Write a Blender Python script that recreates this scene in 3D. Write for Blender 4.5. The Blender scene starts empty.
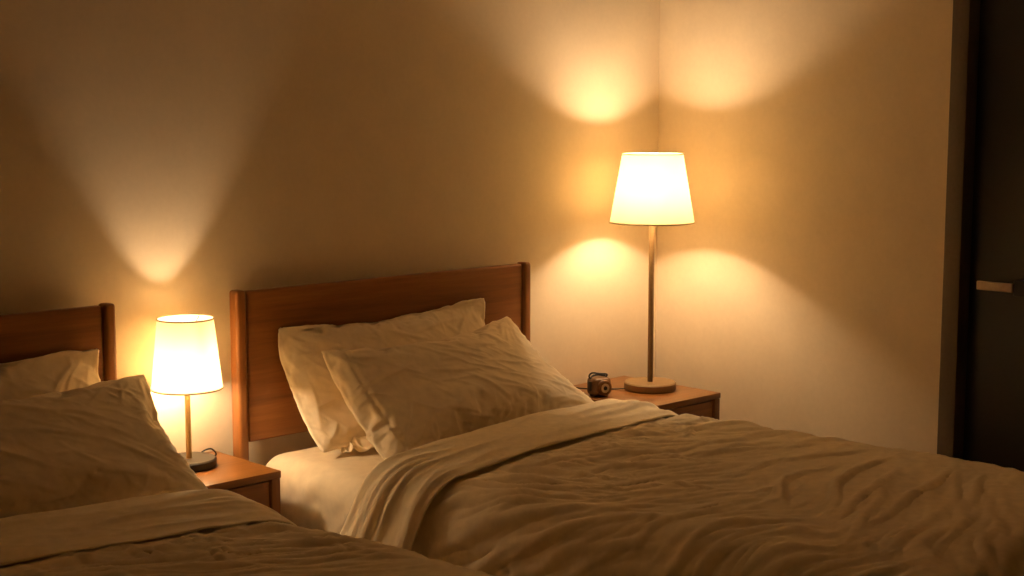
import bpy, bmesh, math, random
import numpy as np
from mathutils import Vector, Matrix, noise

random.seed(7)
SC = bpy.context.scene
COL = SC.collection
PI = math.pi

# ------------------------------------------------------------------ helpers
def link_mesh(name, verts, faces, material=None, parent=None, smooth=False):
    me = bpy.data.meshes.new(name)
    me.from_pydata([tuple(map(float, v)) for v in verts], [], faces)
    me.validate()
    me.update()
    if smooth:
        me.polygons.foreach_set('use_smooth', [True] * len(me.polygons))
    o = bpy.data.objects.new(name, me)
    COL.objects.link(o)
    if material:
        me.materials.append(material)
    if parent:
        o.parent = parent
    return o


def from_bm(name, bm, material=None, parent=None, smooth=False, auto=None):
    bmesh.ops.recalc_face_normals(bm, faces=bm.faces)
    me = bpy.data.meshes.new(name)
    bm.to_mesh(me)
    bm.free()
    if smooth:
        me.polygons.foreach_set('use_smooth', [True] * len(me.polygons))
        if auto:
            me.set_sharp_from_angle(angle=math.radians(auto))
    o = bpy.data.objects.new(name, me)
    COL.objects.link(o)
    if material:
        me.materials.append(material)
    if parent:
        o.parent = parent
    return o


def add_box(bm, lo, hi, bevel=0.0, seg=2):
    r = bmesh.ops.create_cube(bm, size=1.0)
    vs = r['verts']
    for v in vs:
        v.co = Vector([lo[i] + (v.co[i] + .5) * (hi[i] - lo[i]) for i in range(3)])
    if bevel > 0:
        es = list({e for v in vs for e in v.link_edges})
        bmesh.ops.bevel(bm, geom=es, offset=bevel, segments=seg, profile=.6, affect='EDGES')


def box(name, lo, hi, material, parent=None, bevel=0.0, seg=2):
    bm = bmesh.new()
    add_box(bm, lo, hi, bevel, seg)
    return from_bm(name, bm, material, parent, smooth=bevel > 0, auto=40)


def add_lathe(bm, prof, seg=64, centre=(0, 0, 0), closed=True):
    rings = []
    for r, z in prof:
        if r < 1e-6:
            rings.append([bm.verts.new((centre[0], centre[1], centre[2] + z))])
        else:
            rings.append([bm.verts.new((centre[0] + r * math.cos(2 * PI * k / seg),
                                        centre[1] + r * math.sin(2 * PI * k / seg),
                                        centre[2] + z)) for k in range(seg)])
    for a, b in zip(rings[:-1], rings[1:]):
        for k in range(seg):
            k2 = (k + 1) % seg
            if len(a) == 1 and len(b) == 1:
                continue
            if len(a) == 1:
                bm.faces.new((a[0], b[k], b[k2]))
            elif len(b) == 1:
                bm.faces.new((a[k], a[k2], b[0]))
            else:
                bm.faces.new((a[k], a[k2], b[k2], b[k]))
    return rings


def lathe(name, prof, material, parent=None, seg=64, loop=False, auto=35):
    bm = bmesh.new()
    rings = add_lathe(bm, prof, seg)
    if loop:
        a, b = rings[-1], rings[0]
        for k in range(seg):
            k2 = (k + 1) % seg
            bm.faces.new((a[k], a[k2], b[k2], b[k]))
    return from_bm(name, bm, material, parent, smooth=True, auto=auto)


def add_tube(bm, pts, r, seg=10, cap=True):
    pts = [Vector(p) for p in pts]
    prev = None
    rings = []
    up = Vector((0, 0, 1))
    for i, p in enumerate(pts):
        t = (pts[min(i + 1, len(pts) - 1)] - pts[max(i - 1, 0)]).normalized()
        if prev is None:
            n = t.cross(up)
            if n.length < 1e-3:
                n = t.cross(Vector((1, 0, 0)))
            n.normalize()
        else:
            n = (prev - t * prev.dot(t)).normalized()
        prev = n
        b = t.cross(n)
        rr = r[i] if isinstance(r, (list, tuple)) else r
        rings.append([bm.verts.new(p + n * rr * math.cos(2 * PI * k / seg) + b * rr * math.sin(2 * PI * k / seg)) for k in range(seg)])
    for a, b in zip(rings[:-1], rings[1:]):
        for k in range(seg):
            bm.faces.new((a[k], a[(k + 1) % seg], b[(k + 1) % seg], b[k]))
    if cap:
        bm.faces.new(rings[0])
        bm.faces.new(list(reversed(rings[-1])))


def tube(name, pts, r, material, parent=None, seg=10):
    bm = bmesh.new()
    add_tube(bm, pts, r, seg)
    return from_bm(name, bm, material, parent, smooth=True, auto=50)


def spline(pts, n=10):
    pts = [Vector(p) for p in pts]
    q = [pts[0]] + pts + [pts[-1]]
    out = []
    for i in range(1, len(q) - 2):
        for k in range(n):
            t = k / n
            a, b, c, d = q[i - 1], q[i], q[i + 1], q[i + 2]
            out.append(.5 * ((2 * b) + (c - a) * t + (2 * a - 5 * b + 4 * c - d) * t * t + (3 * b - a - 3 * c + d) * t ** 3))
    out.append(pts[-1])
    return out


def thing(name, label, cat, loc=(0, 0, 0), group=None):
    o = bpy.data.objects.new(name, None)
    o.empty_display_size = .1
    COL.objects.link(o)
    o.location = loc
    return tag(o, label, cat, group)


def tag(o, label, cat, group=None):
    o['label'] = label
    o['category'] = cat
    if group:
        o['group'] = group
    return o


def struct(o):
    o['kind'] = 'structure'
    return o


def drop_parent(child, root):
    """parent with coordinates given in world space"""
    child.parent = root
    child.location = -Vector(root.location)
    return child

# ------------------------------------------------------------------ materials
def new_mat(name):
    m = bpy.data.materials.new(name)
    m.use_nodes = True
    nt = m.node_tree
    b = nt.nodes['Principled BSDF']
    return m, nt, b


def N(nt, kind, **kw):
    n = nt.nodes.new(kind)
    for k, v in kw.items():
        if k in n.inputs:
            n.inputs[k].default_value = v
        else:
            setattr(n, k, v)
    return n


def ramp(nt, stops):
    n = nt.nodes.new('ShaderNodeValToRGB')
    cr = n.color_ramp
    cr.elements[0].position, cr.elements[0].color = stops[0][0], (*stops[0][1], 1)
    cr.elements[1].position, cr.elements[1].color = stops[-1][0], (*stops[-1][1], 1)
    for p, c in stops[1:-1]:
        e = cr.elements.new(p)
        e.color = (*c, 1)
    return n


def mat_paint(name, col, var=.05, rough=.85, scale=60., bump=.12):
    m, nt, b = new_mat(name)
    L = nt.links
    tc = N(nt, 'ShaderNodeTexCoord')
    n1 = N(nt, 'ShaderNodeTexNoise', Scale=scale, Detail=5., Roughness=.6)
    n2 = N(nt, 'ShaderNodeTexNoise', Scale=9., Detail=3.)
    L.new(tc.outputs['Object'], n1.inputs['Vector'])
    L.new(tc.outputs['Object'], n2.inputs['Vector'])
    mx = N(nt, 'ShaderNodeMix', data_type='FLOAT')
    mx.inputs[0].default_value = .5
    L.new(n1.outputs['Fac'], mx.inputs[2])
    L.new(n2.outputs['Fac'], mx.inputs[3])
    r = ramp(nt, [(.3, [c * (1 - var) for c in col]), (.7, [min(1, c * (1 + var)) for c in col])])
    L.new(mx.outputs[0], r.inputs['Fac'])
    L.new(r.outputs['Color'], b.inputs['Base Color'])
    b.inputs['Roughness'].default_value = rough
    b.inputs['Specular IOR Level'].default_value = .25
    bp = N(nt, 'ShaderNodeBump', Strength=bump, Distance=.002)
    L.new(n1.outputs['Fac'], bp.inputs['Height'])
    L.new(bp.outputs['Normal'], b.inputs['Normal'])
    return m


def mat_wood(name, dark, mid, light, axis=0, rough=.38, scale=1.0, bump=.05):
    m, nt, b = new_mat(name)
    L = nt.links
    tc = N(nt, 'ShaderNodeTexCoord')
    mp = N(nt, 'ShaderNodeMapping')
    s = [26., 26., 26.]
    s[axis] = 1.6
    mp.inputs['Scale'].default_value = [v * scale for v in s]
    L.new(tc.outputs['Object'], mp.inputs['Vector'])
    n0 = N(nt, 'ShaderNodeTexNoise', Scale=.6, Detail=3., Distortion=.6)
    L.new(mp.outputs['Vector'], n0.inputs['Vector'])
    n1 = N(nt, 'ShaderNodeTexNoise', Scale=3.4, Detail=7., Roughness=.65, Distortion=.25)
    L.new(mp.outputs['Vector'], n1.inputs['Vector'])
    mx = N(nt, 'ShaderNodeMix', data_type='FLOAT')
    mx.inputs[0].default_value = .45
    L.new(n0.outputs['Fac'], mx.inputs[2])
    L.new(n1.outputs['Fac'], mx.inputs[3])
    r = ramp(nt, [(.3, dark), (.5, mid), (.72, light)])
    L.new(mx.outputs[0], r.inputs['Fac'])
    L.new(r.outputs['Color'], b.inputs['Base Color'])
    b.inputs['Roughness'].default_value = rough
    b.inputs['Specular IOR Level'].default_value = .4
    bp = N(nt, 'ShaderNodeBump', Strength=bump, Distance=.002)
    L.new(n1.outputs['Fac'], bp.inputs['Height'])
    L.new(bp.outputs['Normal'], b.inputs['Normal'])
    return m


def mat_linen(name, col, wrinkle=.34, scale=7., weave=.15):
    m, nt, b = new_mat(name)
    L = nt.links
    tc = N(nt, 'ShaderNodeTexCoord')
    n1 = N(nt, 'ShaderNodeTexNoise', noise_type='RIDGED_MULTIFRACTAL', Scale=scale, Detail=2.5, Roughness=.5, Distortion=1.2)
    n2 = N(nt, 'ShaderNodeTexNoise', Scale=240., Detail=2.)
    nc = N(nt, 'ShaderNodeTexNoise', Scale=35., Detail=5.)
    for n in (n1, n2, nc):
        L.new(tc.outputs['Object'], n.inputs['Vector'])
    r = ramp(nt, [(.3, [c * .93 for c in col]), (.7, [min(1, c * 1.05) for c in col])])
    L.new(nc.outputs['Fac'], r.inputs['Fac'])
    L.new(r.outputs['Color'], b.inputs['Base Color'])
    b.inputs['Roughness'].default_value = .95
    b.inputs['Specular IOR Level'].default_value = .1
    b.inputs['Sheen Weight'].default_value = .12
    b.inputs['Sheen Roughness'].default_value = .5
    b1 = N(nt, 'ShaderNodeBump', Strength=wrinkle, Distance=.006)
    L.new(n1.outputs['Fac'], b1.inputs['Height'])
    n3 = N(nt, 'ShaderNodeTexNoise', noise_type='RIDGED_MULTIFRACTAL', Scale=scale * 2.9, Detail=1.5, Roughness=.5, Distortion=.8)
    L.new(tc.outputs['Object'], n3.inputs['Vector'])
    b3 = N(nt, 'ShaderNodeBump', Strength=wrinkle * .75, Distance=.0025)
    L.new(n3.outputs['Fac'], b3.inputs['Height'])
    L.new(b1.outputs['Normal'], b3.inputs['Normal'])
    b2 = N(nt, 'ShaderNodeBump', Strength=weave, Distance=.001)
    L.new(n2.outputs['Fac'], b2.inputs['Height'])
    L.new(b3.outputs['Normal'], b2.inputs['Normal'])
    L.new(b2.outputs['Normal'], b.inputs['Normal'])
    return m


def mat_plain(name, col, rough=.5, metal=0., spec=.5, bump=0.):
    m, nt, b = new_mat(name)
    L = nt.links
    tc = N(nt, 'ShaderNodeTexCoord')
    n = N(nt, 'ShaderNodeTexNoise', Scale=90., Detail=3.)
    L.new(tc.outputs['Object'], n.inputs['Vector'])
    r = ramp(nt, [(.3, [c * .92 for c in col]), (.7, [min(1, c * 1.06) for c in col])])
    L.new(n.outputs['Fac'], r.inputs['Fac'])
    L.new(r.outputs['Color'], b.inputs['Base Color'])
    b.inputs['Roughness'].default_value = rough
    b.inputs['Metallic'].default_value = metal
    b.inputs['Specular IOR Level'].default_value = spec
    return m


def mat_shade(name, col, trans_col, through):
    """lampshade cloth: scatters light back and lets light through"""
    m = bpy.data.materials.new(name)
    m.use_nodes = True
    nt = m.node_tree
    nt.nodes.clear()
    L = nt.links
    out = N(nt, 'ShaderNodeOutputMaterial')
    tc = N(nt, 'ShaderNodeTexCoord')
    mp = N(nt, 'ShaderNodeMapping')
    mp.inputs['Scale'].default_value = (300, 300, 60)
    L.new(tc.outputs['Object'], mp.inputs['Vector'])
    n = N(nt, 'ShaderNodeTexNoise', Scale=1., Detail=3.)
    L.new(mp.outputs['Vector'], n.inputs['Vector'])
    r = ramp(nt, [(.3, [c * .93 for c in trans_col]), (.7, trans_col)])
    L.new(n.outputs['Fac'], r.inputs['Fac'])
    d = N(nt, 'ShaderNodeBsdfDiffuse', Color=(*col, 1))
    t = N(nt, 'ShaderNodeBsdfTranslucent')
    L.new(r.outputs['Color'], t.inputs['Color'])
    mx = N(nt, 'ShaderNodeMixShader', Fac=through)
    L.new(d.outputs[0], mx.inputs[1])
    L.new(t.outputs[0], mx.inputs[2])
    L.new(mx.outputs[0], out.inputs['Surface'])
    return m


def mat_emit(name, col, strength):
    m, nt, b = new_mat(name)
    b.inputs['Base Color'].default_value = (.9, .85, .75, 1)
    b.inputs['Emission Color'].default_value = (*col, 1)
    # the glass gives more light from its crown and foot than from its flanks
    g = N(nt, 'ShaderNodeNewGeometry')
    sx = N(nt, 'ShaderNodeSeparateXYZ')
    nt.links.new(g.outputs['Normal'], sx.inputs[0])
    pw = N(nt, 'ShaderNodeMath', operation='MULTIPLY')
    nt.links.new(sx.outputs['Z'], pw.inputs[0])
    nt.links.new(sx.outputs['Z'], pw.inputs[1])
    ma = N(nt, 'ShaderNodeMath', operation='MULTIPLY_ADD')
    nt.links.new(pw.outputs[0], ma.inputs[0])
    ma.inputs[1].default_value = strength * 1.7
    ma.inputs[2].default_value = strength * .42
    mb = N(nt, 'ShaderNodeMath', operation='MULTIPLY_ADD')
    nt.links.new(sx.outputs['Z'], mb.inputs[0])
    mb.inputs[1].default_value = -strength * .4
    nt.links.new(ma.outputs[0], mb.inputs[2])
    nt.links.new(mb.outputs[0], b.inputs['Emission Strength'])
    m.cycles.emission_sampling = 'FRONT'
    return m


LAMP_COL = (1.0, .71, .43)
M_wall = mat_paint('wall_paint', (.74, .63, .465), var=.045)
M_ceil = mat_paint('ceiling_paint', (.84, .76, .63), var=.02)
M_floor = mat_wood('floor_boards', (.10, .05, .022), (.16, .085, .04), (.21, .12, .06), axis=1, scale=.5)
WD = ((.155, .058, .0145), (.26, .100, .025), (.36, .150, .042))
M_woodx = mat_wood('walnut_along_width', *WD, axis=0)
M_woodz = mat_wood('walnut_upright', *WD, axis=2)
M_woody = mat_wood('walnut_along_depth', *WD, axis=1)
WN = ((.15, .057, .013), (.24, .097, .022), (.31, .135, .033))
M_topx = mat_wood('nightstand_top_wood', *WN, axis=0, rough=.35)
M_linen = mat_linen('cream_linen', (.90, .79, .585))
M_sheet = mat_linen('cream_cotton_sheet', (.72, .625, .46), wrinkle=.3, scale=5.)
M_pil = mat_linen('cream_pillow_cotton', (.88, .77, .575), wrinkle=.55, scale=8.)
M_brass = mat_plain('brushed_brass', (.62, .43, .17), rough=.42, metal=.65)
M_bronze = mat_plain('wooden_bronze', (.27, .17, .078), rough=.5, metal=.2)
M_dark = mat_plain('dark_bronze', (.04, .034, .026), rough=.45, metal=.3)
M_black = mat_plain('black_plastic', (.012, .011, .010), rough=.4)
M_shade_t = mat_shade('cream_shade_cloth_tall', (.88, .78, .58), (.95, .77, .43), .205)
M_shade_s = mat_shade('cream_shade_cloth_small', (.88, .78, .58), (.95, .79, .48), .25)
M_rim = mat_plain('shade_rim_tape', (.75, .62, .42), rough=.7)
M_door = mat_plain('dark_door_paint', (.012, .012, .0125), rough=.4)
M_casing = mat_plain('brown_door_casing', (.115, .085, .058), rough=.6)
M_handle = mat_plain('brushed_handle_metal', (.40, .32, .25), rough=.45, metal=.6)
BULB_R = mat_emit('warm_bulb_tall_lamp', LAMP_COL, 560)
BULB_L = mat_emit('warm_bulb_small_lamp', LAMP_COL, 640)

# ------------------------------------------------------------------ room
XW = 4.012          # right wall
XL, YF, ZC = -1.3, -4.4, 2.55
struct(box('floor', (XL - .1, YF - .1, -.1), (XW + .25, .1, 0), M_floor))
struct(box('ceiling', (XL - .1, YF - .1, ZC), (XW + .25, .1, ZC + .1), M_ceil))
struct(box('wall_back', (XL - .1, 0, 0), (XW + .25, .1, ZC), M_wall))
struct(box('wall_left', (XL - .1, YF, 0), (XL, 0, ZC), M_wall))
struct(box('wall_front', (XL - .1, YF - .1, 0), (XW + .25, YF, ZC), M_wall))
D0, D1, DZ = -1.158, -2.06, 2.06      # door opening in the right wall
bm = bmesh.new()
add_box(bm, (XW, D0, 0), (XW + .12, 0, ZC))
add_box(bm, (XW, YF, 0), (XW + .12, D1, ZC))
add_box(bm, (XW, D1, DZ), (XW + .12, D0, ZC))
struct(from_bm('wall_right', bm, M_wall))
# casing and jamb
bm = bmesh.new()
CW = .055
add_box(bm, (XW - .012, D0 - CW, 0), (XW + .11, D0 + .001, DZ), .003)
add_box(bm, (XW - .012, D1 - .001, 0), (XW + .11, D1 + CW, DZ), .003)
add_box(bm, (XW - .012, D1 + CW, DZ - CW), (XW + .11, D0 - CW, DZ), .003)
struct(from_bm('trim_1', bm, M_casing, smooth=True, auto=40))
door = struct(box('door_1', (XW + .04, D1 + CW + .004, .008), (XW + .08, D0 - CW - .004, DZ - CW - .004), M_door, bevel=.003))
bm = bmesh.new()
add_box(bm, (XW - .012, -1.385, .955), (XW + .000, -1.268, .982), .004, 3)
h = from_bm('door_handle', bm, M_handle, door, smooth=True, auto=40)
bm = bmesh.new()
add_box(bm, (XW - .006, -1.43, .945), (XW + .041, -1.383, .992), .005, 3)
from_bm('handle_rose', bm, M_black, h, smooth=True, auto=40)

# ------------------------------------------------------------------ lamps
def make_lamp(x, y, z0, label, base_r, base_h, base_m, pole_m, pole_r, zb, zt, rb, rt, bulb_m, bulb_z, bulb_r, bulb_h, cord, shade_m):
    t = thing('table_lamp', label, 'lamp', (x, y, z0), 'bedside lamps')
    e = .004
    lathe('base', [(0, 0), (base_r - e, 0), (base_r, e), (base_r, base_h - e), (base_r - e, base_h), (0, base_h)], base_m, t)
    top = max(bulb_z - bulb_h - .03, zb - .004) - z0
    lathe('pole', [(0, base_h - .001), (pole_r, base_h - .001), (pole_r, top), (0, top)], pole_m, t, seg=24)
    s = lathe('lamp_shade', [(rb, zb - z0), (rt, zt - z0)], shade_m, t, seg=96)
    for r, z in ((rb, zb), (rt, zt)):
        bm = bmesh.new()
        pts = [(.0018 * math.cos(a), .0022 * math.sin(a)) for a in [k * PI / 4 for k in range(8)]]
        rings = add_lathe(bm, [(r + p, z - z0 + q) for p, q in pts], 96)
        for k in range(96):
            k2 = (k + 1) % 96
            bm.faces.new((rings[-1][k], rings[-1][k2], rings[0][k2], rings[0][k]))
        from_bm('shade_rim', bm, M_rim, s, smooth=True)
    # carrier: three thin spokes from the socket to the top rim
    bm = bmesh.new()
    zs = zt - .012 - z0
    for k in range(3):
        a = 2 * PI * k / 3 + .5
        add_tube(bm, [(.012 * math.cos(a), .012 * math.sin(a), top + .02), (.03 * math.cos(a), .03 * math.sin(a), top + .03),
                      (.045 * math.cos(a), .045 * math.sin(a), zs - .01), ((rt - .002) * math.cos(a), (rt - .002) * math.sin(a), zs + .01)], .0013, 6)
    from_bm('shade_carrier', bm, M_brass, t, smooth=True)
    lathe('bulb_socket', [(0, top - .002), (.014, top - .002), (.015, top), (.015, top + .03), (.012, top + .034), (0, top + .034)], M_brass, t, seg=24)
    prof = []
    for k in range(13):
        a = -PI / 2 + PI * k / 12
        zc = bulb_h if a > 0 else -bulb_h
        prof.append((bulb_r * math.cos(a) if 0 < k < 12 else 0, bulb_z - z0 + zc * .5 + bulb_r * math.sin(a)))
    lathe('bulb', prof, bulb_m, t, seg=24)
    c = tube('power_cord', spline(cord, 8), .0022, M_black, t, 8)
    c.location = (-x, -y, -z0)
    return t

NZ = .55
make_lamp(3.694, -.25, NZ, 'tall lamp with cream shade and thin pole on the nightstand by the room corner',
          .088, .027, M_bronze, M_bronze, .0095, 1.118, 1.345, .141, .101, BULB_R, 1.238, .024, .045,
          [(3.63, -.20, NZ + .004), (3.58, -.16, NZ + .003), (3.53, -.10, NZ + .003), (3.50, -.02, NZ + .003)], M_shade_t)
make_lamp(1.988, -.120, NZ, 'small lamp with bright cream shade and brass pole on the nightstand between the beds',
          .072, .024, M_dark, M_brass, .0075, .762, .947, .0925, .0730, BULB_L, .792, .018, .022,
          [(2.036, -.070, NZ + .006), (2.062, -.075, NZ + .024), (2.082, -.082, NZ + .026), (2.092, -.08, NZ + .006), (2.06, -.012, NZ + .003), (2.02, -.006, NZ + .003)], M_shade_s)

# ------------------------------------------------------------------ nightstands
def make_nightstand(x0, x1, y0, y1, label):
    """x0..x1 wide, y1 = back, y0 = front"""
    t = thing('nightstand', label, 'nightstand', ((x0 + x1) / 2, (y0 + y1) / 2, 0), 'bedside nightstands')
    def P(o):
        return drop_parent(o, t)
    th = .02
    P(box('top', (x0, y0, NZ - th), (x1, y1, NZ), M_topx, bevel=.003))
    lw = .026
    for xa in (x0 + .002, x1 - lw - .002):
        for ya in (y0 + .002, y1 - lw - .002):
            P(box('leg', (xa, ya, 0), (xa + lw, ya + lw, NZ - th - .0005), M_woodz, bevel=.002))
    for xa in (x0 + .006, x1 - .020):
        P(box('side_panel', (xa, y0 + lw + .0025, .12), (xa + .014, y1 - lw - .0025, NZ - th - .0005), M_woody))
    P(box('back_panel', (x0 + lw + .0025, y1 - .016, .12), (x1 - lw - .0025, y1 - .006, NZ - th - .0005), M_woodx))
    P(box('shelf', (x0 + lw + .0025, y0 + .012, .13), (x1 - lw - .0025, y1 - .0165, .146), M_woodx))
    d = P(box('drawer', (x0 + lw + .005, y0 + .010, NZ - th - .165), (x1 - lw - .005, y0 + .028, NZ - th - .006), M_woodx, bevel=.002))
    k = lathe('knob', [(0, 0), (.006, 0), (.006, .012), (.012, .016), (.013, .022), (.009, .027), (0, .028)], M_brass, d, seg=24)
    k.rotation_euler = (PI / 2, 0, 0)
    k.location = ((x0 + x1) / 2, y0 + .010, NZ - th - .08)
    return t

make_nightstand(3.422, 3.822, -.452, -.018, 'wooden nightstand to the right of the right-hand bed, under the tall lamp')
make_nightstand(1.826, 2.14, -.324, -.005, 'wooden nightstand in the gap between the two beds, under the small lamp')

# ------------------------------------------------------------------ small wooden camera on the right nightstand
def make_camera_toy(x, y, z, rot):
    t = thing('toy_camera', 'small rounded wooden toy camera with a black strap beside the tall lamp', 'camera', (x, y, z))
    t.rotation_euler = (0, 0, rot)
    M_cw = mat_wood('camera_wood', (.10, .045, .016), (.17, .08, .03), (.23, .115, .045), axis=0, scale=2.)
    M_ring = mat_plain('pale_lens_ring', (.62, .52, .38), rough=.5)
    bm = bmesh.new()
    add_box(bm, (-.034, -.028, .003), (.034, .028, .062), .016, 5)
    body = from_bm('camera_body', bm, M_cw, t, smooth=True)
    for (px, py) in ((-.02, -.014), (.02, -.014), (-.02, .014), (.02, .014)):
        f = lathe('foot', [(0, 0), (.005, 0), (.005, .006), (0, .006)], M_black, t, seg=12)
        f.location = (px, py, 0)
    ln = lathe('lens', [(0, -.004), (.024, -.004), (.026, .006), (.026, .013), (.023, .016), (.017, .016), (.016, .0145), (0, .0145)], M_cw, t, seg=40)
    ln.rotation_euler = (PI / 2, 0, 0)
    ln.location = (0, -.026, .031)
    r = lathe('lens_ring', [(0, .0143), (.0152, .0143), (.0152, .0165), (.0075, .0165), (.0072, .0155), (0, .0155)], M_ring, ln, seg=40)
    lathe('lens_glass', [(0, .0156), (.0070, .0156), (.0066, .0172), (.004, .0186), (0, .019)], M_black, ln, seg=32)
    pts = [(-.030, .004, .058), (-.036, .003, .068), (-.030, -.006, .079), (-.008, -.016, .077), (.018, -.013, .073), (.029, -.004, .067), (.026, .002, .060)]
    bm = bmesh.new()
    add_tube(bm, spline(pts, 8), .0030, 8)
    pts2 = [(-.030, .004, .060), (-.014, .014, .066), (.008, .014, .067), (.027, .004, .064)]
    add_tube(bm, spline(pts2, 8), .0034, 8)
    from_bm('strap', bm, M_black, t, smooth=True)
    bm = bmesh.new()
    add_box(bm, (-.0365, -.010, .018), (-.033, .010, .050), .0015, 2)
    from_bm('side_plate', bm, M_black, t, smooth=True, auto=40)
    return t

make_camera_toy(3.488, -.205, NZ, math.radians(-16))

# ------------------------------------------------------------------ beds
MT = .552            # mattress top
def make_bed(x0, x1, label):
    """x0..x1 outside of headboard posts"""
    yb, yf = -.040, -2.12
    t = thing('bed', label, 'bed', ((x0 + x1) / 2, (yb + yf) / 2, 0), 'twin beds')
    def P(o):
        return drop_parent(o, t)
    pw = .033
    zt = 1.0
    # posts: rounded uprights with a domed top
    for xa in (x0, x1 - pw):
        bm = bmesh.new()
        add_box(bm, (xa, -.082, 0), (xa + pw, -.040, zt), .012, 5)
        P(from_bm('headboard_post', bm, M_woodz, smooth=True, auto=60))
    bm = bmesh.new()
    add_box(bm, (x0 + pw + .0015, -.074, .572), (x1 - pw - .0015, -.046, zt - .004), .009, 4)
    P(from_bm('headboard_panel', bm, M_woodx, smooth=True, auto=40))
    for xa in (x0 + .03, x1 - .055):
        P(box('side_rail', (xa, yf + .03, .14), (xa + .025, -.0825, .28), M_woody, bevel=.003))
    P(box('foot_rail', (x0 + .03, yf, .14), (x1 - .03, yf + .0295, .28), M_woodx, bevel=.003))
    for xa in (x0 + .0555, x1 - .0555 - .05):
        P(box('leg', (xa, yf + .03, 0), (xa + .05, yf + .08, .259), M_woodz, bevel=.004))
    P(box('slat_base', (x0 + .056, yf + .085, .262), (x1 - .056, -.09, .280), M_woody))
    return t

B1 = (2.171, 3.296)
B0 = (.680, 1.812)
make_bed(*B1, 'wooden bed standing full in view in the middle, farther from the camera')
make_bed(*B0, 'wooden bed cut off by the left edge of the picture')


def cloth_sim(ob, frames, colliders=(), pressure=None, shrink=0., gravity=1., mass=.3, stiff=15., bend=.5, quality=6,
              selfcol=False, pin=None, rest=None, dist=.006, damp=5., air=1.):
    md = ob.modifiers.new('cloth', 'CLOTH')
    s = md.settings
    s.quality = quality
    s.mass = mass
    s.air_damping = air
    s.tension_stiffness = s.compression_stiffness = stiff
    s.shear_stiffness = stiff * .5
    s.bending_stiffness = bend
    s.tension_damping = s.compression_damping = s.shear_damping = damp
    s.bending_damping = .5
    s.effector_weights.gravity = gravity
    s.shrink_min = shrink
    if pressure is not None:
        s.use_pressure = True
        s.uniform_pressure_force = pressure
    if pin:
        s.vertex_group_mass = pin
        s.pin_stiffness = 1.
    md.collision_settings.use_collision = bool(colliders)
    md.collision_settings.distance_min = dist
    md.collision_settings.collision_quality = 3
    md.collision_settings.use_self_collision = selfcol
    md.collision_settings.self_distance_min = dist
    for c in colliders:
        if 'collision' not in c.modifiers:
            c.modifiers.new('collision', 'COLLISION')
            c.collision.thickness_outer = .004
            c.collision.cloth_friction = 25.
    md.point_cache.frame_start = 1
    md.point_cache.frame_end = frames
    SC.frame_start, SC.frame_end = 1, frames
    for f in range(1, frames + 1):
        SC.frame_set(f)
    dg = bpy.context.evaluated_depsgraph_get()
    ev = ob.evaluated_get(dg)
    me = ev.to_mesh()
    co = np.empty(len(me.vertices) * 3, np.float32)
    me.vertices.foreach_get('co', co)
    ev.to_mesh_clear()
    ob.modifiers.remove(md)
    for c in colliders:
        for m_ in [m_ for m_ in c.modifiers if m_.type == 'COLLISION']:
            c.modifiers.remove(m_)
    SC.frame_set(1)
    return co.reshape(-1, 3)


def set_co(ob, co):
    ob.data.vertices.foreach_set('co', np.ascontiguousarray(co, np.float32).ravel())
    ob.data.update()

def sm(a, b, x):
    t = np.clip((x - a) / (b - a), 0, 1)
    return t * t * (3 - 2 * t)


def fnoise(p, seed=0., octv=3):
    """fractal noise at an (n,3) array of points"""
    out = np.empty(len(p))
    for i, q in enumerate(p):
        out[i] = noise.fractal(Vector((q[0] + seed * 7.3, q[1] - seed * 3.1, q[2] + seed)), 1.0, 2.0, octv)
    return out


def resample(P, step):
    P = [Vector((a, b, 0)) for a, b in P]
    Q = np.array([(v.x, v.y) for v in spline(P, 8)])
    d = np.concatenate([[0], np.cumsum(np.linalg.norm(np.diff(Q, axis=0), axis=1))])
    n = max(3, int(d[-1] / step) + 1)
    s = np.linspace(0, d[-1], n)
    return np.stack([np.interp(s, d, Q[:, 0]), np.interp(s, d, Q[:, 1])], 1)


def crease_field(pts, creases, asym=.55):
    """height of a set of creases (amplitude mm, width mm, polyline) over 2D cloth coordinates;
    each ridge is steep on one flank and soft on the other, and runs out at its ends"""
    h = np.zeros(len(pts))                    # ridges that meet merge instead of piling up
    for A, w, P in creases:
        A, w = A / 1000., w / 1000.
        Q = resample(P, .012)
        lo, hi = Q.min(0) - 8 * w, Q.max(0) + 8 * w
        sel = np.where(((pts > lo) & (pts < hi)).all(1))[0]
        if not len(sel):
            continue
        p = pts[sel]
        best = np.full(len(sel), 1e9)
        side = np.zeros(len(sel))
        par = np.zeros(len(sel))
        m = len(Q) - 1
        for i in range(m):
            a, b = Q[i], Q[i + 1]
            e = b - a
            l2 = e @ e + 1e-12
            t = np.clip(((p - a) @ e) / l2, 0, 1)
            d = p - (a + t[:, None] * e)
            dd = np.hypot(d[:, 0], d[:, 1])
            k = dd < best
            best[k] = dd[k]
            side[k] = (e[0] * d[:, 1] - e[1] * d[:, 0])[k]
            par[k] = ((i + t) / m)[k]
        ws = np.where(side > 0, w * (1 + 1.4 * asym), w * (1 - asym * .35))
        tap = np.sin(PI * np.clip(par, 0, 1)) ** 1.1
        x = best / ws
        h[sel] += (A * tap * np.exp(-1.3 * (np.sqrt(x * x + .05) - .2236)) * np.clip(1.5 - x * .5, 0, 1)) ** 2.5
    return h ** .4


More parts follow.
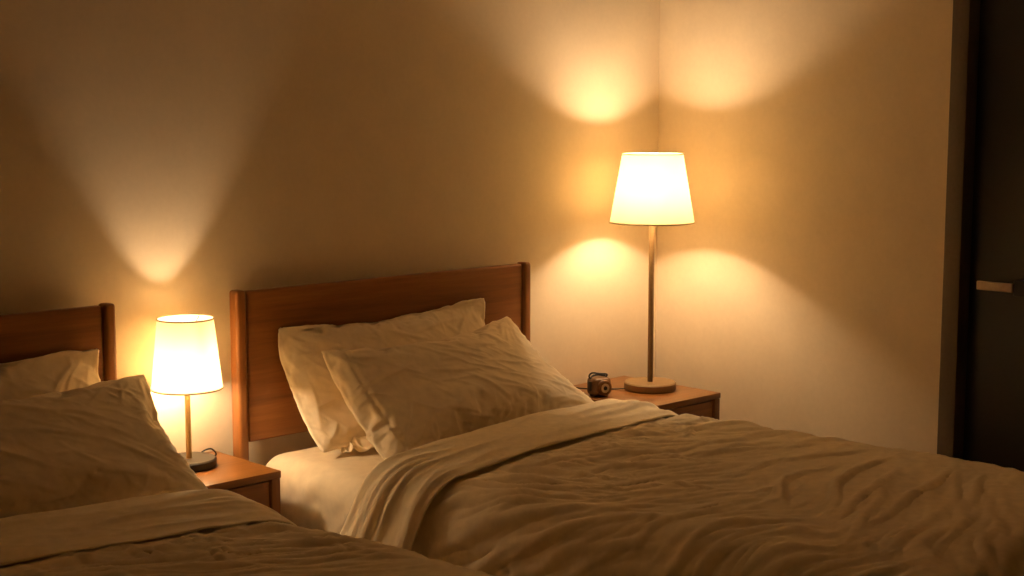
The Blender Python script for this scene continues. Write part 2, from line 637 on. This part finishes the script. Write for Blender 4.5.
def random_creases(rng, n, box_, dirfun, amp, wid, length, curl=.5, spread=.28):
    out = []
    for _ in range(n):
        x, y = rng.uniform(box_[0], box_[1]), rng.uniform(box_[2], box_[3])
        L = rng.uniform(*length)
        k = max(3, int(L / .03))
        c = rng.uniform(-curl, curl)
        P = [(x, y)]
        off = rng.normal(0, spread)
        for i in range(k):
            a = dirfun(x, y) + off + c * (i / k - .5)
            x += math.cos(a) * L / k
            y += math.sin(a) * L / k
            P.append((x, y))
        s = rng.uniform(.5, 1)
        out.append((rng.uniform(*amp) * s, rng.uniform(*wid), P))
    return out


def grid_faces(nT, nS):
    return [(j * (nS + 1) + i, j * (nS + 1) + i + 1, (j + 1) * (nS + 1) + i + 1, (j + 1) * (nS + 1) + i) for j in range(nT) for i in range(nS)]


def grid_normals(G):
    du = np.gradient(G, axis=1)
    dv = np.gradient(G, axis=0)
    n = np.cross(du, dv)
    return n / np.maximum(np.linalg.norm(n, axis=2, keepdims=True), 1e-12)


CREASE_MID = [
    (9,15,[(-0.241,-1.763),(-0.097,-1.691),(0.021,-1.631),(0.159,-1.608),(0.302,-1.614),(0.449,-1.616)]),
    (8,15,[(-0.256,-1.774),(-0.069,-1.73),(0.073,-1.71),(0.28,-1.676)]),
    (9,14,[(-0.244,-1.821),(-0.149,-1.838),(-0.065,-1.828),(0.04,-1.807),(0.172,-1.804),(0.305,-1.779),(0.412,-1.753)]),
    (6,10,[(0.011,-1.927),(0.13,-1.878),(0.275,-1.812),(0.373,-1.781)]),
    (7,11,[(0.064,-1.951),(0.227,-1.886),(0.374,-1.844)]),
    (7,13,[(0.085,-1.424),(0.202,-1.451),(0.291,-1.501),(0.422,-1.519)]),
    (6,12,[(0.22,-1.326),(0.308,-1.355),(0.432,-1.378)]),
    (6,14,[(-0.269,-2.016),(-0.137,-1.995),(-0.036,-1.983),(0.045,-1.972)]),
    (5,11,[(-0.039,-1.514),(0.06,-1.514),(0.113,-1.549),(0.248,-1.529)]),
    (8,13,[(-0.175,-0.94),(-0.086,-0.988),(-0.012,-1.077),(0.059,-1.125),(0.189,-1.135),(0.3,-1.182),(0.391,-1.229)]),
    (7,12,[(-0.326,-1.09),(-0.266,-1.115),(-0.108,-1.094),(-0.009,-1.116),(0.018,-1.16),(-0.007,-1.26),(0.014,-1.314)]),
    (5,10,[(-0.275,-1.039),(-0.257,-1.073),(-0.248,-1.164),(-0.182,-1.194)]),
    (6,12,[(-0.326,-1.139),(-0.315,-1.243),(-0.248,-1.276),(-0.231,-1.338),(-0.206,-1.422),(-0.181,-1.46)]),
    (5,11,[(-0.408,-1.17),(-0.377,-1.26),(-0.298,-1.289),(-0.261,-1.295)]),
    (7,12,[(0.205,-1.072),(0.314,-1.01),(0.361,-1.033)]),
    (6,9,[(0.364,-0.766),(0.273,-0.817),(0.203,-0.861)]),
    (6,10,[(0.388,-0.812),(0.302,-0.867),(0.251,-0.928)]),
    (6,9,[(0.213,-0.805),(0.179,-0.881),(0.188,-0.911)]),
    (5,9,[(0.131,-0.814),(0.103,-0.872),(0.05,-0.943)]),
    (5,8,[(0.031,-0.824),(0.002,-0.878),(-0.01,-0.926)]),
    (7,13,[(-0.068,-1.401),(0.005,-1.405),(0.107,-1.403),(0.17,-1.462)]),
    (9,14,[(-0.255,-1.654),(-0.12,-1.562),(-0.024,-1.52),(0.07,-1.532)]),
    (5,11,[(-0.199,-1.517),(-0.124,-1.53),(-0.086,-1.537)]),
    (6,12,[(0.334,-0.876),(0.358,-0.965),(0.437,-0.973)]),
    (4,14,[(-0.481,-1.241),(-0.44,-1.357),(-0.403,-1.434)]),
    (5,15,[(-0.515,-1.269),(-0.475,-1.352),(-0.452,-1.441),(-0.448,-1.523)]),
    (6,12,[(-0.482,-0.803),(-0.428,-0.893),(-0.378,-1.008),(-0.362,-1.12),(-0.352,-1.208)]),
    (7,12,[(-0.386,-0.846),(-0.314,-0.897),(-0.21,-0.925),(-0.102,-0.972)]),
    (6,12,[(-0.509,-0.877),(-0.481,-0.986),(-0.451,-1.126),(-0.376,-1.231)]),
    (7,14,[(-0.574,-0.871),(-0.528,-0.956),(-0.496,-1.035),(-0.467,-1.159),(-0.422,-1.275)]),
    (7,15,[(-0.654,-0.826),(-0.615,-0.895),(-0.559,-1.01),(-0.516,-1.12),(-0.482,-1.238)]),
    (6,9,[(-0.287,-0.887),(-0.195,-0.828),(-0.157,-0.845),(-0.139,-0.9)]),
    (7,15,[(-0.677,-0.795),(-0.629,-0.849),(-0.571,-0.967),(-0.525,-1.079),(-0.475,-1.189),(-0.433,-1.281)]),
    (9,17,[(-0.683,-0.959),(-0.632,-1.042),(-0.582,-1.145),(-0.532,-1.25),(-0.485,-1.342),(-0.453,-1.45)]),
    (8,17,[(-0.66,-1.132),(-0.605,-1.215),(-0.567,-1.267),(-0.523,-1.358)]),
    (7,17,[(-0.63,-1.263),(-0.573,-1.354),(-0.534,-1.433)]),
]
CREASE_LEFT = [
    (7,11,[(0.14,-0.882),(0.143,-0.968),(0.239,-0.911),(0.328,-0.836),(0.393,-0.788)]),
    (7,12,[(-0.042,-0.852),(0.014,-0.845),(0.049,-0.939),(0.087,-0.995)]),
    (7,11,[(0.328,-0.836),(0.355,-0.885),(0.417,-0.86)]),
    (6,10,[(0.231,-0.814),(0.222,-0.939),(0.282,-0.93),(0.255,-1.033),(0.262,-1.081)]),
    (5,10,[(0.278,-0.882),(0.287,-0.957),(0.321,-0.99)]),
    (6,11,[(0.15,-0.826),(0.124,-0.929),(0.128,-0.994),(0.146,-1.051)]),
    (6,11,[(0.256,-0.971),(0.229,-1.05),(0.224,-1.125)]),
    (6,13,[(0.374,-0.877),(0.451,-0.84)]),
    (6,12,[(0.265,-0.952),(0.25,-1.034),(0.274,-1.08),(0.35,-1.105)]),
    (5,12,[(0.473,-1.004),(0.456,-1.18)]),
    (6,11,[(0.332,-0.992),(0.384,-0.99),(0.481,-0.946)]),
    (5,13,[(0.38,-1.062),(0.437,-1.091),(0.428,-1.226),(0.449,-1.315)]),
]


# mattress in its fitted sheet -------------------------------------------------
def make_mattress(x0, x1, label):
    y0, y1, z0, z1 = -2.09, -.088, .2825, MT
    nx, ny, nz = 60, 110, 16
    # rounded box as a wrapped grid
    idx, verts, faces = {}, [], []
    def vid(i, j, k):
        key = (i, j, k)
        if key not in idx:
            idx[key] = len(verts)
            verts.append((i / nx, j / ny, k / nz))
        return idx[key]
    for i in range(nx):
        for j in range(ny):
            faces.append((vid(i, j, nz), vid(i + 1, j, nz), vid(i + 1, j + 1, nz), vid(i, j + 1, nz)))
            faces.append((vid(i, j, 0), vid(i, j + 1, 0), vid(i + 1, j + 1, 0), vid(i + 1, j, 0)))
    for i in range(nx):
        for k in range(nz):
            faces.append((vid(i, 0, k), vid(i + 1, 0, k), vid(i + 1, 0, k + 1), vid(i, 0, k + 1)))
            faces.append((vid(i, ny, k), vid(i, ny, k + 1), vid(i + 1, ny, k + 1), vid(i + 1, ny, k)))
    for j in range(ny):
        for k in range(nz):
            faces.append((vid(0, j, k), vid(0, j, k + 1), vid(0, j + 1, k + 1), vid(0, j + 1, k)))
            faces.append((vid(nx, j, k), vid(nx, j + 1, k), vid(nx, j + 1, k + 1), vid(nx, j, k + 1)))
    v = np.array(verts)
    p = np.stack([x0 + v[:, 0] * (x1 - x0), y0 + v[:, 1] * (y1 - y0), z0 + v[:, 2] * (z1 - z0)], 1)
    R = .072
    lo, hi = np.array([x0, y0, z0]) + R, np.array([x1, y1, z1]) - R
    inner = np.clip(p, lo, hi)
    d = p - inner
    n = np.linalg.norm(d, axis=1, keepdims=True)
    nn = np.where(n > 1e-9, d / np.maximum(n, 1e-9), 0)
    on = n[:, 0] > 1e-9
    p = np.where(on[:, None], inner + nn * R, p)
    # slack in the sheet: slanting creases down the sides, faint ones on top
    side = sm(.02, .05, np.abs(p[:, 0] - np.clip(p[:, 0], x0 + .05, x1 - .05)))
    q = np.stack([p[:, 1] * 7 + p[:, 2] * 6, p[:, 2] * 4 - p[:, 1] * 2, p[:, 0] * 2], 1)
    cr = 1 - np.abs(fnoise(q, 3.1, 2)) * 2
    q2 = np.stack([p[:, 0] * 3, p[:, 1] * 4, p[:, 2] * 3], 1)
    top = fnoise(q2, 1.7, 3)
    p = p + nn * (side * np.clip(cr, 0, 1) ** 2 * .012)[:, None]
    p[:, 2] += np.where(v[:, 2] > .6, top * .004 - .004, 0)
    o = link_mesh('mattress', p, faces, M_sheet, smooth=True)
    return tag(o, label, 'mattress', 'mattresses')


# duvet with its top edge folded back -----------------------------------------
def across(hw, res, drop_l, drop_r, r=.10, kmax=81.):
    """profile over the width: flat top, rounded shoulder, hanging side"""
    km = math.radians(kmax)
    flat = hw - r
    e = flat + r * km
    n = int((2 * e + drop_l + drop_r) / res)
    S = np.linspace(-e - drop_l, e + drop_r, n + 1)
    a = np.abs(S)
    k = np.clip((a - flat) / r, 0, km)
    h = np.maximum(a - e, 0)
    sx = np.minimum(a, flat) + r * np.sin(k) + h * math.cos(km)
    sz = -r * (1 - np.cos(k)) - h * math.sin(km)
    return S, np.sign(S) * sx, sz, h


DT = .580     # top of the duvet near the pillows


def make_duvet(x0, x1, label, seed, creases, yfold=-.515, yhem=-.80, skew=0., rnd=1., shift=0., gain=2.3, puffy=.034):
    rng = np.random.default_rng(int(seed * 10))
    xc, hw = (x0 + x1) / 2, (x1 - x0) / 2 + .025
    # ---- body
    res = .0058
    S, X, Z, H = across(hw, res, .26, .26)
    nS = len(S) - 1
    yfoot, ys = -2.165, yfold
    rF = .10
    eF = rF * PI / 2
    LT = (ys - yfoot - rF) + eF + .22
    T = np.arange(0, LT, res)
    flatT = ys - yfoot - rF
    k = np.clip((T - flatT) / rF, 0, PI / 2)
    hF = np.maximum(T - flatT - eF, 0)
    Y = ys - (np.minimum(T, flatT) + rF * np.sin(k) + hF * .12)
    ZF = -rF * (1 - np.cos(k)) - hF
    nT = len(T) - 1
    gS, gT = np.meshgrid(S, T)
    gX, gY = np.meshgrid(X, Y)
    crown = puffy * sm(.15, 1.2, gT)                       # thicker towards the foot
    rise = .016 * (1 - np.minimum(1, (gX / hw) ** 2))
    G = np.stack([xc + gX, gY + skew * gX, DT + crown + rise + np.minimum(Z[None, :], 0) + ZF[:, None] * np.clip(1 + Z[None, :] / .3, .25, 1)], 2)
    nrm = grid_normals(G)
    nrm *= np.sign(nrm[nT // 3, nS // 2, 2])
    pts = np.stack([gS.ravel(), (ys - gT).ravel()], 1)
    def field(x, y):
        # folds fan out: across the bed at the foot, slanting near the hem, along the bed at the left side
        return (-.48 + .68 * min(1.2, max(-.6, (-y - 1.1) / .6)) - min(1., max(0., (-.15 - x) / .5))
                + .10 * math.sin(y * 4.1 + x * 3 + seed))
    cr = list(creases)
    b = (-.72, .62, yfoot, yhem + .02)
    hand = [(A * .55, w * .55, P) for A, w, P in cr]
    cr = []
    cr += random_creases(rng, int(46 * rnd), b, field, (1.6, 3.2), (6, 10), (.22, .5), .3, .12)
    cr += random_creases(rng, int(170 * rnd), b, field, (.8, 2.2), (3.5, 6), (.12, .34), .25, .14)
    # bunched short folds right below the hem
    cr += random_creases(rng, 18, (-.45, .48, yhem - .12, yhem - .01), lambda x, y: -PI / 2 + .5, (2.5, 5.), (4, 7), (.06, .15))
    # hanging folds down the sides
    for sgn in (-1, 1):
        for y in np.arange(yfoot + .1, ys - .05, .14):
            y = y + rng.uniform(-.04, .04)
            cr.append((rng.uniform(5, 11) * (.6 if sgn < 0 else .12), rng.uniform(16, 26), [(sgn * (hw + .02), y), (sgn * (hw + .10), y - .03 + rng.uniform(-.03, .03)), (sgn * (hw + .33), y - .05 + rng.uniform(-.05, .05))]))
    foot = 1 - .68 * sm(1.15, 1.6, -pts[:, 1]) * sm(-.45, .1, pts[:, 0])
    h = ((crease_field(pts, cr) * foot) ** 2.5 + crease_field(pts, hand) ** 2.5) ** .4 * gain
    q = np.stack([pts[:, 0] * 3.2, pts[:, 1] * 3.2, pts[:, 0] * 0], 1)
    puff = fnoise(q * .8, seed + 3, 2) * .007
    # crumpled cloth: sharp ridges drawn out along the folds
    wx = pts[:, 0] + .035 * fnoise(q * 1.3 + 5, seed + 11, 2)
    wy = pts[:, 1] + .04 * fnoise(q * 1.1 + 9, seed + 12, 2)
    an = (-.48 + .68 * np.clip((-pts[:, 1] - 1.1) / .6, -.6, 1.2) - np.clip((-.15 - pts[:, 0]) / .5, 0, 1))
    base_an = (.25, -.45, -1.15)
    wts = np.stack([np.exp(-((an - a_) / .33) ** 2) for a_ in base_an])
    wts /= wts.sum(0)
    for (ca, cl, amp, da_, sd) in ((15., 1.9, .0095, 0., 21), (34., 3.4, .0038, .12, 22), (24., 2.8, .0060, -.15, 23)):
        for a_, wt in zip(base_an, wts):
            m_ = wt > .02
            c_, s_ = math.cos(a_ + da_), math.sin(a_ + da_)
            al, ac = (wx * c_ + wy * s_)[m_] * cl, (wy * c_ - wx * s_)[m_] * ca
            r_ = 1 - np.abs(fnoise(np.stack([al, ac, al * 0 + a_], 1), seed + sd, 1)) * 2.4
            puff[m_] += foot[m_] * amp * wt[m_] * np.clip(r_, 0, 1) ** 2
    under = sm(.0, .06, (yhem + .015) - pts[:, 1])        # flat where the cuff lies on it
    h = (h + puff) * (.12 + .88 * under) + .010 * under
    G = G + nrm * h.reshape(gS.shape)[:, :, None]
    floor_ = MT + .010
    inside = np.abs(G[:, :, 0] - xc) < hw - .06
    G[:, :, 2] = np.where(inside & (G[:, :, 1] > -2.05), np.maximum(G[:, :, 2], floor_), G[:, :, 2])
    o = link_mesh('duvet', G.reshape(-1, 3), grid_faces(nT, nS), M_linen, smooth=True)
    m = o.modifiers.new('thickness', 'SOLIDIFY')
    m.thickness = .012
    m.offset = -1
    tag(o, label, 'duvet', 'duvets')
    # ---- cuff: the top edge turned back over the body
    S, X, Z, H = across(hw - .004, .0065, .125, .12, r=.115, kmax=56.)
    nS = len(S) - 1
    rf = .024
    l0, l1, l2 = .03, PI * rf, yfold - yhem
    T = np.arange(0, l0 + l1 + l2, .0065)
    nT = len(T) - 1
    yy = np.where(T < l0, yfold - l0 + T, np.where(T < l0 + l1, yfold + rf * np.sin(np.clip((T - l0) / rf, 0, PI)), yfold - (T - l0 - l1)))
    up = np.where(T < l0, 0, np.where(T < l0 + l1, rf * (1 - np.cos(np.clip((T - l0) / rf, 0, PI))), 2 * rf - .010 * sm(0, l2, T - l0 - l1)))
    G = np.zeros((nT + 1, nS + 1, 3))
    rise = .016 * (1 - np.minimum(1, (X / hw) ** 2))
    G[:, :, 0] = xc + shift + (X + .03 * sm(.25, .5, X))[None, :]
    G[:, :, 1] = yy[:, None] + skew * X[None, :]
    G[:, :, 2] = DT - .012 + rise[None, :] + Z[None, :]
    # push out along the profile normal
    tx, tz = np.gradient(X), np.gradient(Z + rise)
    nl = np.hypot(tx, tz)
    G[:, :, 0] += (-tz / nl)[None, :] * up[:, None]
    G[:, :, 2] += (tx / nl)[None, :] * up[:, None]
    gS, gT = np.meshgrid(S, T - l0 - l1)
    pts = np.stack([gS.ravel(), gT.ravel()], 1)
    cr = []
    # long folds along the width, gathering and drooping over the side
    for i in range(15):
        t = rng.uniform(-.02, l2)
        a = rng.uniform(-.55, .2)
        b_ = a + rng.uniform(.25, .6)
        cr.append((rng.uniform(4, 8), rng.uniform(6, 11), [(a, t + rng.uniform(-.03, .03)), ((a + b_) / 2, t), (b_, t + rng.uniform(-.03, .03))]))
    for i in range(12):
        t = rng.uniform(-.01, l2 + .005)
        for sgn in (-1, 1):
            cr.append((rng.uniform(2, 10), rng.uniform(5, 10), [(sgn * (hw - .20 + rng.uniform(-.14, .10)), t * .8 + rng.uniform(0, .03)), (sgn * (hw - .03), t), (sgn * (hw + .06), t * 1.04), (sgn * (hw + .25), t * 1.08)]))
    cr += random_creases(rng, 130, (-.62, .6, 0, l2), lambda x, y: 0., (1.5, 3.5), (4, 6), (.06, .25))
    h = crease_field(pts, cr) * 1.5 + fnoise(np.stack([pts[:, 0] * 4, pts[:, 1] * 6, pts[:, 0] * 0], 1), seed + 8, 2) * .004
    nrm = grid_normals(G)
    jm = int((l0 + l1 + l2 * .5) / .0065)
    nrm *= np.sign(nrm[jm, nS // 2, 2])
    fade = sm(-.05, .02, pts[:, 1])
    G = G + nrm * (h * fade).reshape(gS.shape)[:, :, None]
    # ragged hanging end
    end = sm(hw + .05, hw + .17, np.abs(gS))
    G[:, :, 2] += end * .018 * np.sin(gT * 46 + seed)
    c = link_mesh('folded_cuff', G.reshape(-1, 3), grid_faces(nT, nS), M_linen, o, smooth=True)
    m = c.modifiers.new('thickness', 'SOLIDIFY')
    m.thickness = .004
    m.offset = -1
    # stitched hem along the free edge
    row = G[-4]
    hem = tube('hem_seam', [tuple(r_) for r_ in row[2:-2:2]], .0016, M_linen, c, 6)
    return o

MW = .035
mat1 = make_mattress(B1[0] + MW, B1[1] - MW, 'mattress in cream fitted sheet on the middle bed, bare corner beside the nightstand')
mat0 = make_mattress(B0[0] + MW, B0[1] - MW, 'mattress in cream fitted sheet on the left-hand bed, mostly hidden')


# pillows --------------------------------------------------------------------
def pillow_mesh(W, H, nu, nv, seed):
    verts, top, bot = [], {}, {}
    for j in range(nv + 1):
        for i in range(nu + 1):
            u, v = -1 + 2 * i / nu, -1 + 2 * j / nv
            edge = i in (0, nu) or j in (0, nv)
            h = .020 * (1 - u * u) ** .5 * (1 - v * v) ** .5
            h += .004 * noise.noise(Vector((u * 4 + seed, v * 4, seed)))
            if edge:
                top[i, j] = bot[i, j] = len(verts)
                verts.append((u * W / 2, v * H / 2, 0))
            else:
                top[i, j] = len(verts)
                verts.append((u * W / 2, v * H / 2, h))
                bot[i, j] = len(verts)
                verts.append((u * W / 2, v * H / 2, -h + .003 * noise.noise(Vector((u * 4, v * 4 + seed, 9)))))
    faces = []
    for j in range(nv):
        for i in range(nu):
            faces.append((top[i, j], top[i + 1, j], top[i + 1, j + 1], top[i, j + 1]))
            faces.append((bot[i, j], bot[i, j + 1], bot[i + 1, j + 1], bot[i + 1, j]))
    return verts, faces, top, bot


def subdivide(o, n):
    bm = bmesh.new()
    bm.from_mesh(o.data)
    bmesh.ops.subdivide_edges(bm, edges=bm.edges, cuts=n, use_grid_fill=True, smooth=1.0)
    bm.to_mesh(o.data)
    bm.free()
    o.data.polygons.foreach_set('use_smooth', [True] * len(o.data.polygons))
    o.data.update()


def get_co(o):
    a = np.empty(len(o.data.vertices) * 3, np.float32)
    o.data.vertices.foreach_get('co', a)
    return a.reshape(-1, 3).astype(float)


from mathutils.bvhtree import BVHTree


def push_out(P, others, gap=.006):
    """soft contact: move points that lie inside another closed mesh to its surface"""
    for ob in others:
        if isinstance(ob, tuple):
            vs, fs = ob
        else:
            vs = [v.co.copy() for v in ob.data.vertices]
            fs = [tuple(p.vertices) for p in ob.data.polygons]
        t = BVHTree.FromPolygons(vs, fs)
        lo = np.min(np.array(vs), 0) - .02
        hi = np.max(np.array(vs), 0) + .02
        for i in np.where(((P > lo) & (P < hi)).all(1))[0]:
            loc, n, _, d = t.find_nearest(Vector(P[i]))
            if loc is None:
                continue
            s = (Vector(P[i]) - loc).dot(n)
            if s < gap and d < .16:
                q = loc + n * gap
                P[i] = (q.x, q.y, q.z)
    return P


def make_pillow(W, H, seed, label, xc, p0, th0, th1, roll=0., press=1.0, shrink=-.03, frames=22, thick=1.0, slump=0., shear=0.,
                creases=(), others=(), hem=None, tilt=0., back=1., rnd=.022, flare=0., group='pillows'):
    rng = np.random.default_rng(int(seed * 31))
    nu, nv = int(W / .0125), int(H / .0125)
    verts, faces, top, bot = pillow_mesh(W, H, nu, nv, seed)
    o = link_mesh('pillow', verts, faces, M_pil, smooth=True)
    flat = get_co(o)
    co = cloth_sim(o, frames, pressure=press, shrink=shrink, gravity=0., mass=.25, stiff=12., bend=.15, quality=7, damp=3.).astype(float)
    set_co(o, co)
    print('pillow extents', np.ptp(co, 0))
    # carry the flat pillowcase coordinates through the subdivision
    ly = o.data.attributes.new('flat', 'FLOAT_VECTOR', 'POINT')
    ly.data.foreach_set('vector', flat.astype(np.float32).ravel())
    subdivide(o, 2)
    co = get_co(o)
    fl = np.empty(len(co) * 3, np.float32)
    o.data.attributes['flat'].data.foreach_get('vector', fl)
    fl = fl.reshape(-1, 3)
    nr = np.empty(len(co) * 3, np.float32)
    o.data.vertex_normals.foreach_get('vector', nr)
    nr = nr.reshape(-1, 3).astype(float)
    o.data.attributes.remove(o.data.attributes['flat'])
    pts = fl[:, :2].astype(float)
    a, b = W / 2, H / 2
    cr = list(creases)
    # puckers that leave the four corners and the seam
    for sx in (-1, 1):
        for sy in (-1, 1):
            for i in range(7):
                an = math.atan2(-sy * b, -sx * a) + rng.normal(0, .45)
                L = rng.uniform(.08, .24)
                r0 = rng.uniform(.01, .05)
                x, y = sx * (a - .012), sy * (b - .012)
                cr.append((rng.uniform(2, 4.5), rng.uniform(5, 9), [(x + math.cos(an) * r0, y + math.sin(an) * r0), (x + math.cos(an) * (r0 + L * .5), y + math.sin(an) * (r0 + L * .5)), (x + math.cos(an + .15) * (r0 + L), y + math.sin(an + .15) * (r0 + L))]))
    for i in range(46):
        s = rng.choice([-1, 1])
        if rng.random() < .65:
            x = rng.uniform(-a, a)
            cr.append((rng.uniform(1.2, 3), rng.uniform(4, 8), [(x, s * (b - .006)), (x + rng.uniform(-.02, .02), s * (b - .05)), (x + rng.uniform(-.04, .04), s * (b - rng.uniform(.07, .14)))]))
        else:
            y = rng.uniform(-b, b)
            cr.append((rng.uniform(1.2, 3), rng.uniform(4, 8), [(s * (a - .006), y), (s * (a - .05), y + rng.uniform(-.02, .02)), (s * (a - rng.uniform(.07, .16)), y + rng.uniform(-.04, .04))]))
    da = -.55
    cr += random_creases(rng, 60, (-a, a, -b, b), lambda x, y: da, (2., 4.6), (5, 9), (.08, .30))
    cr += random_creases(rng, 130, (-a, a, -b, b), lambda x, y: da, (.9, 2.0), (3.5, 5.5), (.04, .14), 1.)
    h = crease_field(pts, cr) * 2.0
    h += fnoise(np.stack([pts[:, 0] * 9, pts[:, 1] * 9, np.sign(co[:, 2]) * 3], 1), seed, 3) * .0035
    if hem is not None:                        # stitched line of the pillowcase hem
        d = np.abs(pts[:, 0] - hem)
        h += -.0035 * np.exp(-(d / .004) ** 2) + .002 * np.exp(-((d - .012) / .008) ** 2)
    co = co + nr * h[:, None]
    u, v, w_ = co[:, 0].copy(), co[:, 1].copy(), co[:, 2] * thick
    ku, kv = np.clip(np.abs(u) / np.abs(u).max(), 0, 1), np.clip(np.abs(v) / np.abs(v).max(), 0, 1)
    u, v = u * (1 - rnd * kv ** 6), v * (1 - rnd * 1.6 * ku ** 6)
    w_ = np.where(w_ < 0, w_ * back, w_)
    vmin, vmax = v.min(), v.max()
    # bend the pillow along its height and stand it against what is behind it
    L = vmax - vmin
    ns = 200
    s = np.linspace(0, L, ns)
    th = np.radians(th0 + (th1 - th0) * s / L)
    cy = p0[0] + np.concatenate([[0], np.cumsum(np.cos(th[:-1]) * L / (ns - 1))])
    cz = p0[1] + np.concatenate([[0], np.cumsum(np.sin(th[:-1]) * L / (ns - 1))])
    f = v - vmin
    u = u * (1 + flare * (1 - f / L))
    yy, zz, tt = np.interp(f, s, cy), np.interp(f, s, cz), np.interp(f, s, th)
    zz = zz + u * math.tan(math.radians(roll)) - slump * (f / L) ** 2 * (1 - np.clip((u / a) ** 2, 0, 1))
    yy = yy + u * math.tan(math.radians(tilt))
    P = np.stack([xc + u + shear * (f - L / 2), yy - np.sin(tt) * w_, zz + np.cos(tt) * w_], 1)
    Q = push_out(P.copy(), others)
    ed = np.array([tuple(e.vertices) for e in o.data.edges])
    deg = np.bincount(ed.ravel(), minlength=len(P)).astype(float)[:, None]
    D = Q - P
    for _ in range(14):                       # spread the contact dent softly into the cloth
        A_ = np.zeros_like(D)
        np.add.at(A_, ed[:, 0], D[ed[:, 1]])
        np.add.at(A_, ed[:, 1], D[ed[:, 0]])
        D = .4 * D + .6 * A_ / deg
    P = P + D
    for _ in range(3):
        P = push_out(P, others)
    set_co(o, P)
    return tag(o, label, 'pillow', group)


duv1 = make_duvet(B1[0] + MW, B1[1] - MW, 'rumpled cream duvet on the middle bed with its top edge folded back', 1., CREASE_MID,
                  yfold=-.595, yhem=-.83, skew=.13, shift=-.026)
duv0 = make_duvet(B0[0] + MW, B0[1] - MW, 'rumpled cream duvet on the left-hand bed at the lower left corner', 2., CREASE_LEFT,
                  yfold=-.545, yhem=-.83, skew=-.10, puffy=.058)
def board_proxy(x0, x1):
    bm = bmesh.new()
    add_box(bm, (x0, -.084, .4), (x1, .3, 1.2))
    bmesh.ops.subdivide_edges(bm, edges=bm.edges, cuts=2, use_grid_fill=True)
    bmesh.ops.recalc_face_normals(bm, faces=bm.faces)
    vs = [v.co.copy() for v in bm.verts]
    for i, v in enumerate(bm.verts):
        v.index = i
    fs = [tuple(v.index for v in f.verts) for f in bm.faces]
    bm.free()
    return vs, fs

hb1, hb0 = board_proxy(*B1), board_proxy(*B0)
pb1 = make_pillow(.785, .41, 1.0, 'cream pillow standing against the headboard of the middle bed, behind another pillow', 2.690, (-.295, .574), 36, 70, roll=1.2, thick=.72,
                  others=[mat1, hb1])
pf1 = make_pillow(.82, .465, 2.0, 'cream pillow leaning in front on the middle bed, its lower edge under the duvet fold', 2.736, (-.560, .588), 16, 52, roll=.6, thick=.95, back=.7, hem=-.345, tilt=7.4, flare=.12, press=1.35,
                  others=[pb1, mat1])
pb0 = make_pillow(.80, .41, 3.0, 'cream pillow against the left-hand headboard, only its upper corner showing', 1.350, (-.315, .574), 34, 68, thick=.70,
                  others=[mat0, hb0])
pf0 = make_pillow(.86, .44, 6.0, 'large cream pillow leaning in front on the left-hand bed, in the shade', 1.382, (-.510, .590), 20, 49, thick=.80, back=.5, tilt=-5.7, shear=.06, press=1.3,
                  others=[pb0, mat0])


def add_flap(pillow):
    """loose end of the pillowcase, crumpled on the sheet at the lower left corner of the back pillow"""
    nu_, nv_ = 44, 12
    P = []
    for j in range(nv_ + 1):
        for i in range(nu_ + 1):
            s_, t_ = i / nu_, j / nv_
            x = 2.350 + .150 * s_ + .012 * math.sin(t_ * 3 + s_ * 7)
            y = -.250 - .085 * s_ - .050 * t_ * (1 - .3 * s_) + .006 * math.sin(s_ * 23)
            z = .566 + .034 * (1 - t_) ** 1.4 * (1 - .35 * s_) + (.006 * math.sin(s_ * 21 + t_ * 2) + .004 * math.sin(s_ * 37 - t_ * 4)) * (.5 + t_)
            P.append((x, y, max(z, .559)))
    o = link_mesh('pillowcase_flap', P, grid_faces(nv_, nu_), M_pil, pillow, smooth=True)
    m = o.modifiers.new('thickness', 'SOLIDIFY')
    m.thickness = .0025
    m.offset = 1
    m = o.modifiers.new('smooth', 'SUBSURF')
    m.levels = m.render_levels = 1
    return o

add_flap(pb1)


# ------------------------------------------------------------------ world, camera
w = bpy.data.worlds.new('night')
SC.world = w
w.use_nodes = True
w.node_tree.nodes['Background'].inputs['Color'].default_value = (.02, .016, .012, 1)
w.node_tree.nodes['Background'].inputs['Strength'].default_value = .3

cd = bpy.data.cameras.new('camera')
cam = bpy.data.objects.new('camera', cd)
COL.objects.link(cam)
cd.sensor_width = 36.
cd.lens = 1457. / 1024. * 36.
pitch = math.atan(178 / 1457.)
yaw = math.radians(46.4)
fw = Vector((math.cos(yaw) * math.cos(pitch), math.sin(yaw) * math.cos(pitch), -math.sin(pitch)))
cam.location = (0, -3.45, 1.49)
cam.rotation_euler = fw.to_track_quat('-Z', 'Y').to_euler()
cd.clip_start = .05
SC.camera = cam

SC.view_settings.view_transform = 'Standard'
SC.view_settings.look = 'None'
SC.view_settings.gamma = 1.0
SC.view_settings.use_curve_mapping = False
SC.view_settings.exposure = 0.22
SC.cycles.max_bounces = 12
SC.cycles.diffuse_bounces = 8
SC.cycles.use_denoising = True
SC.cycles.sample_clamp_indirect = 6.0
SC.frame_set(1)
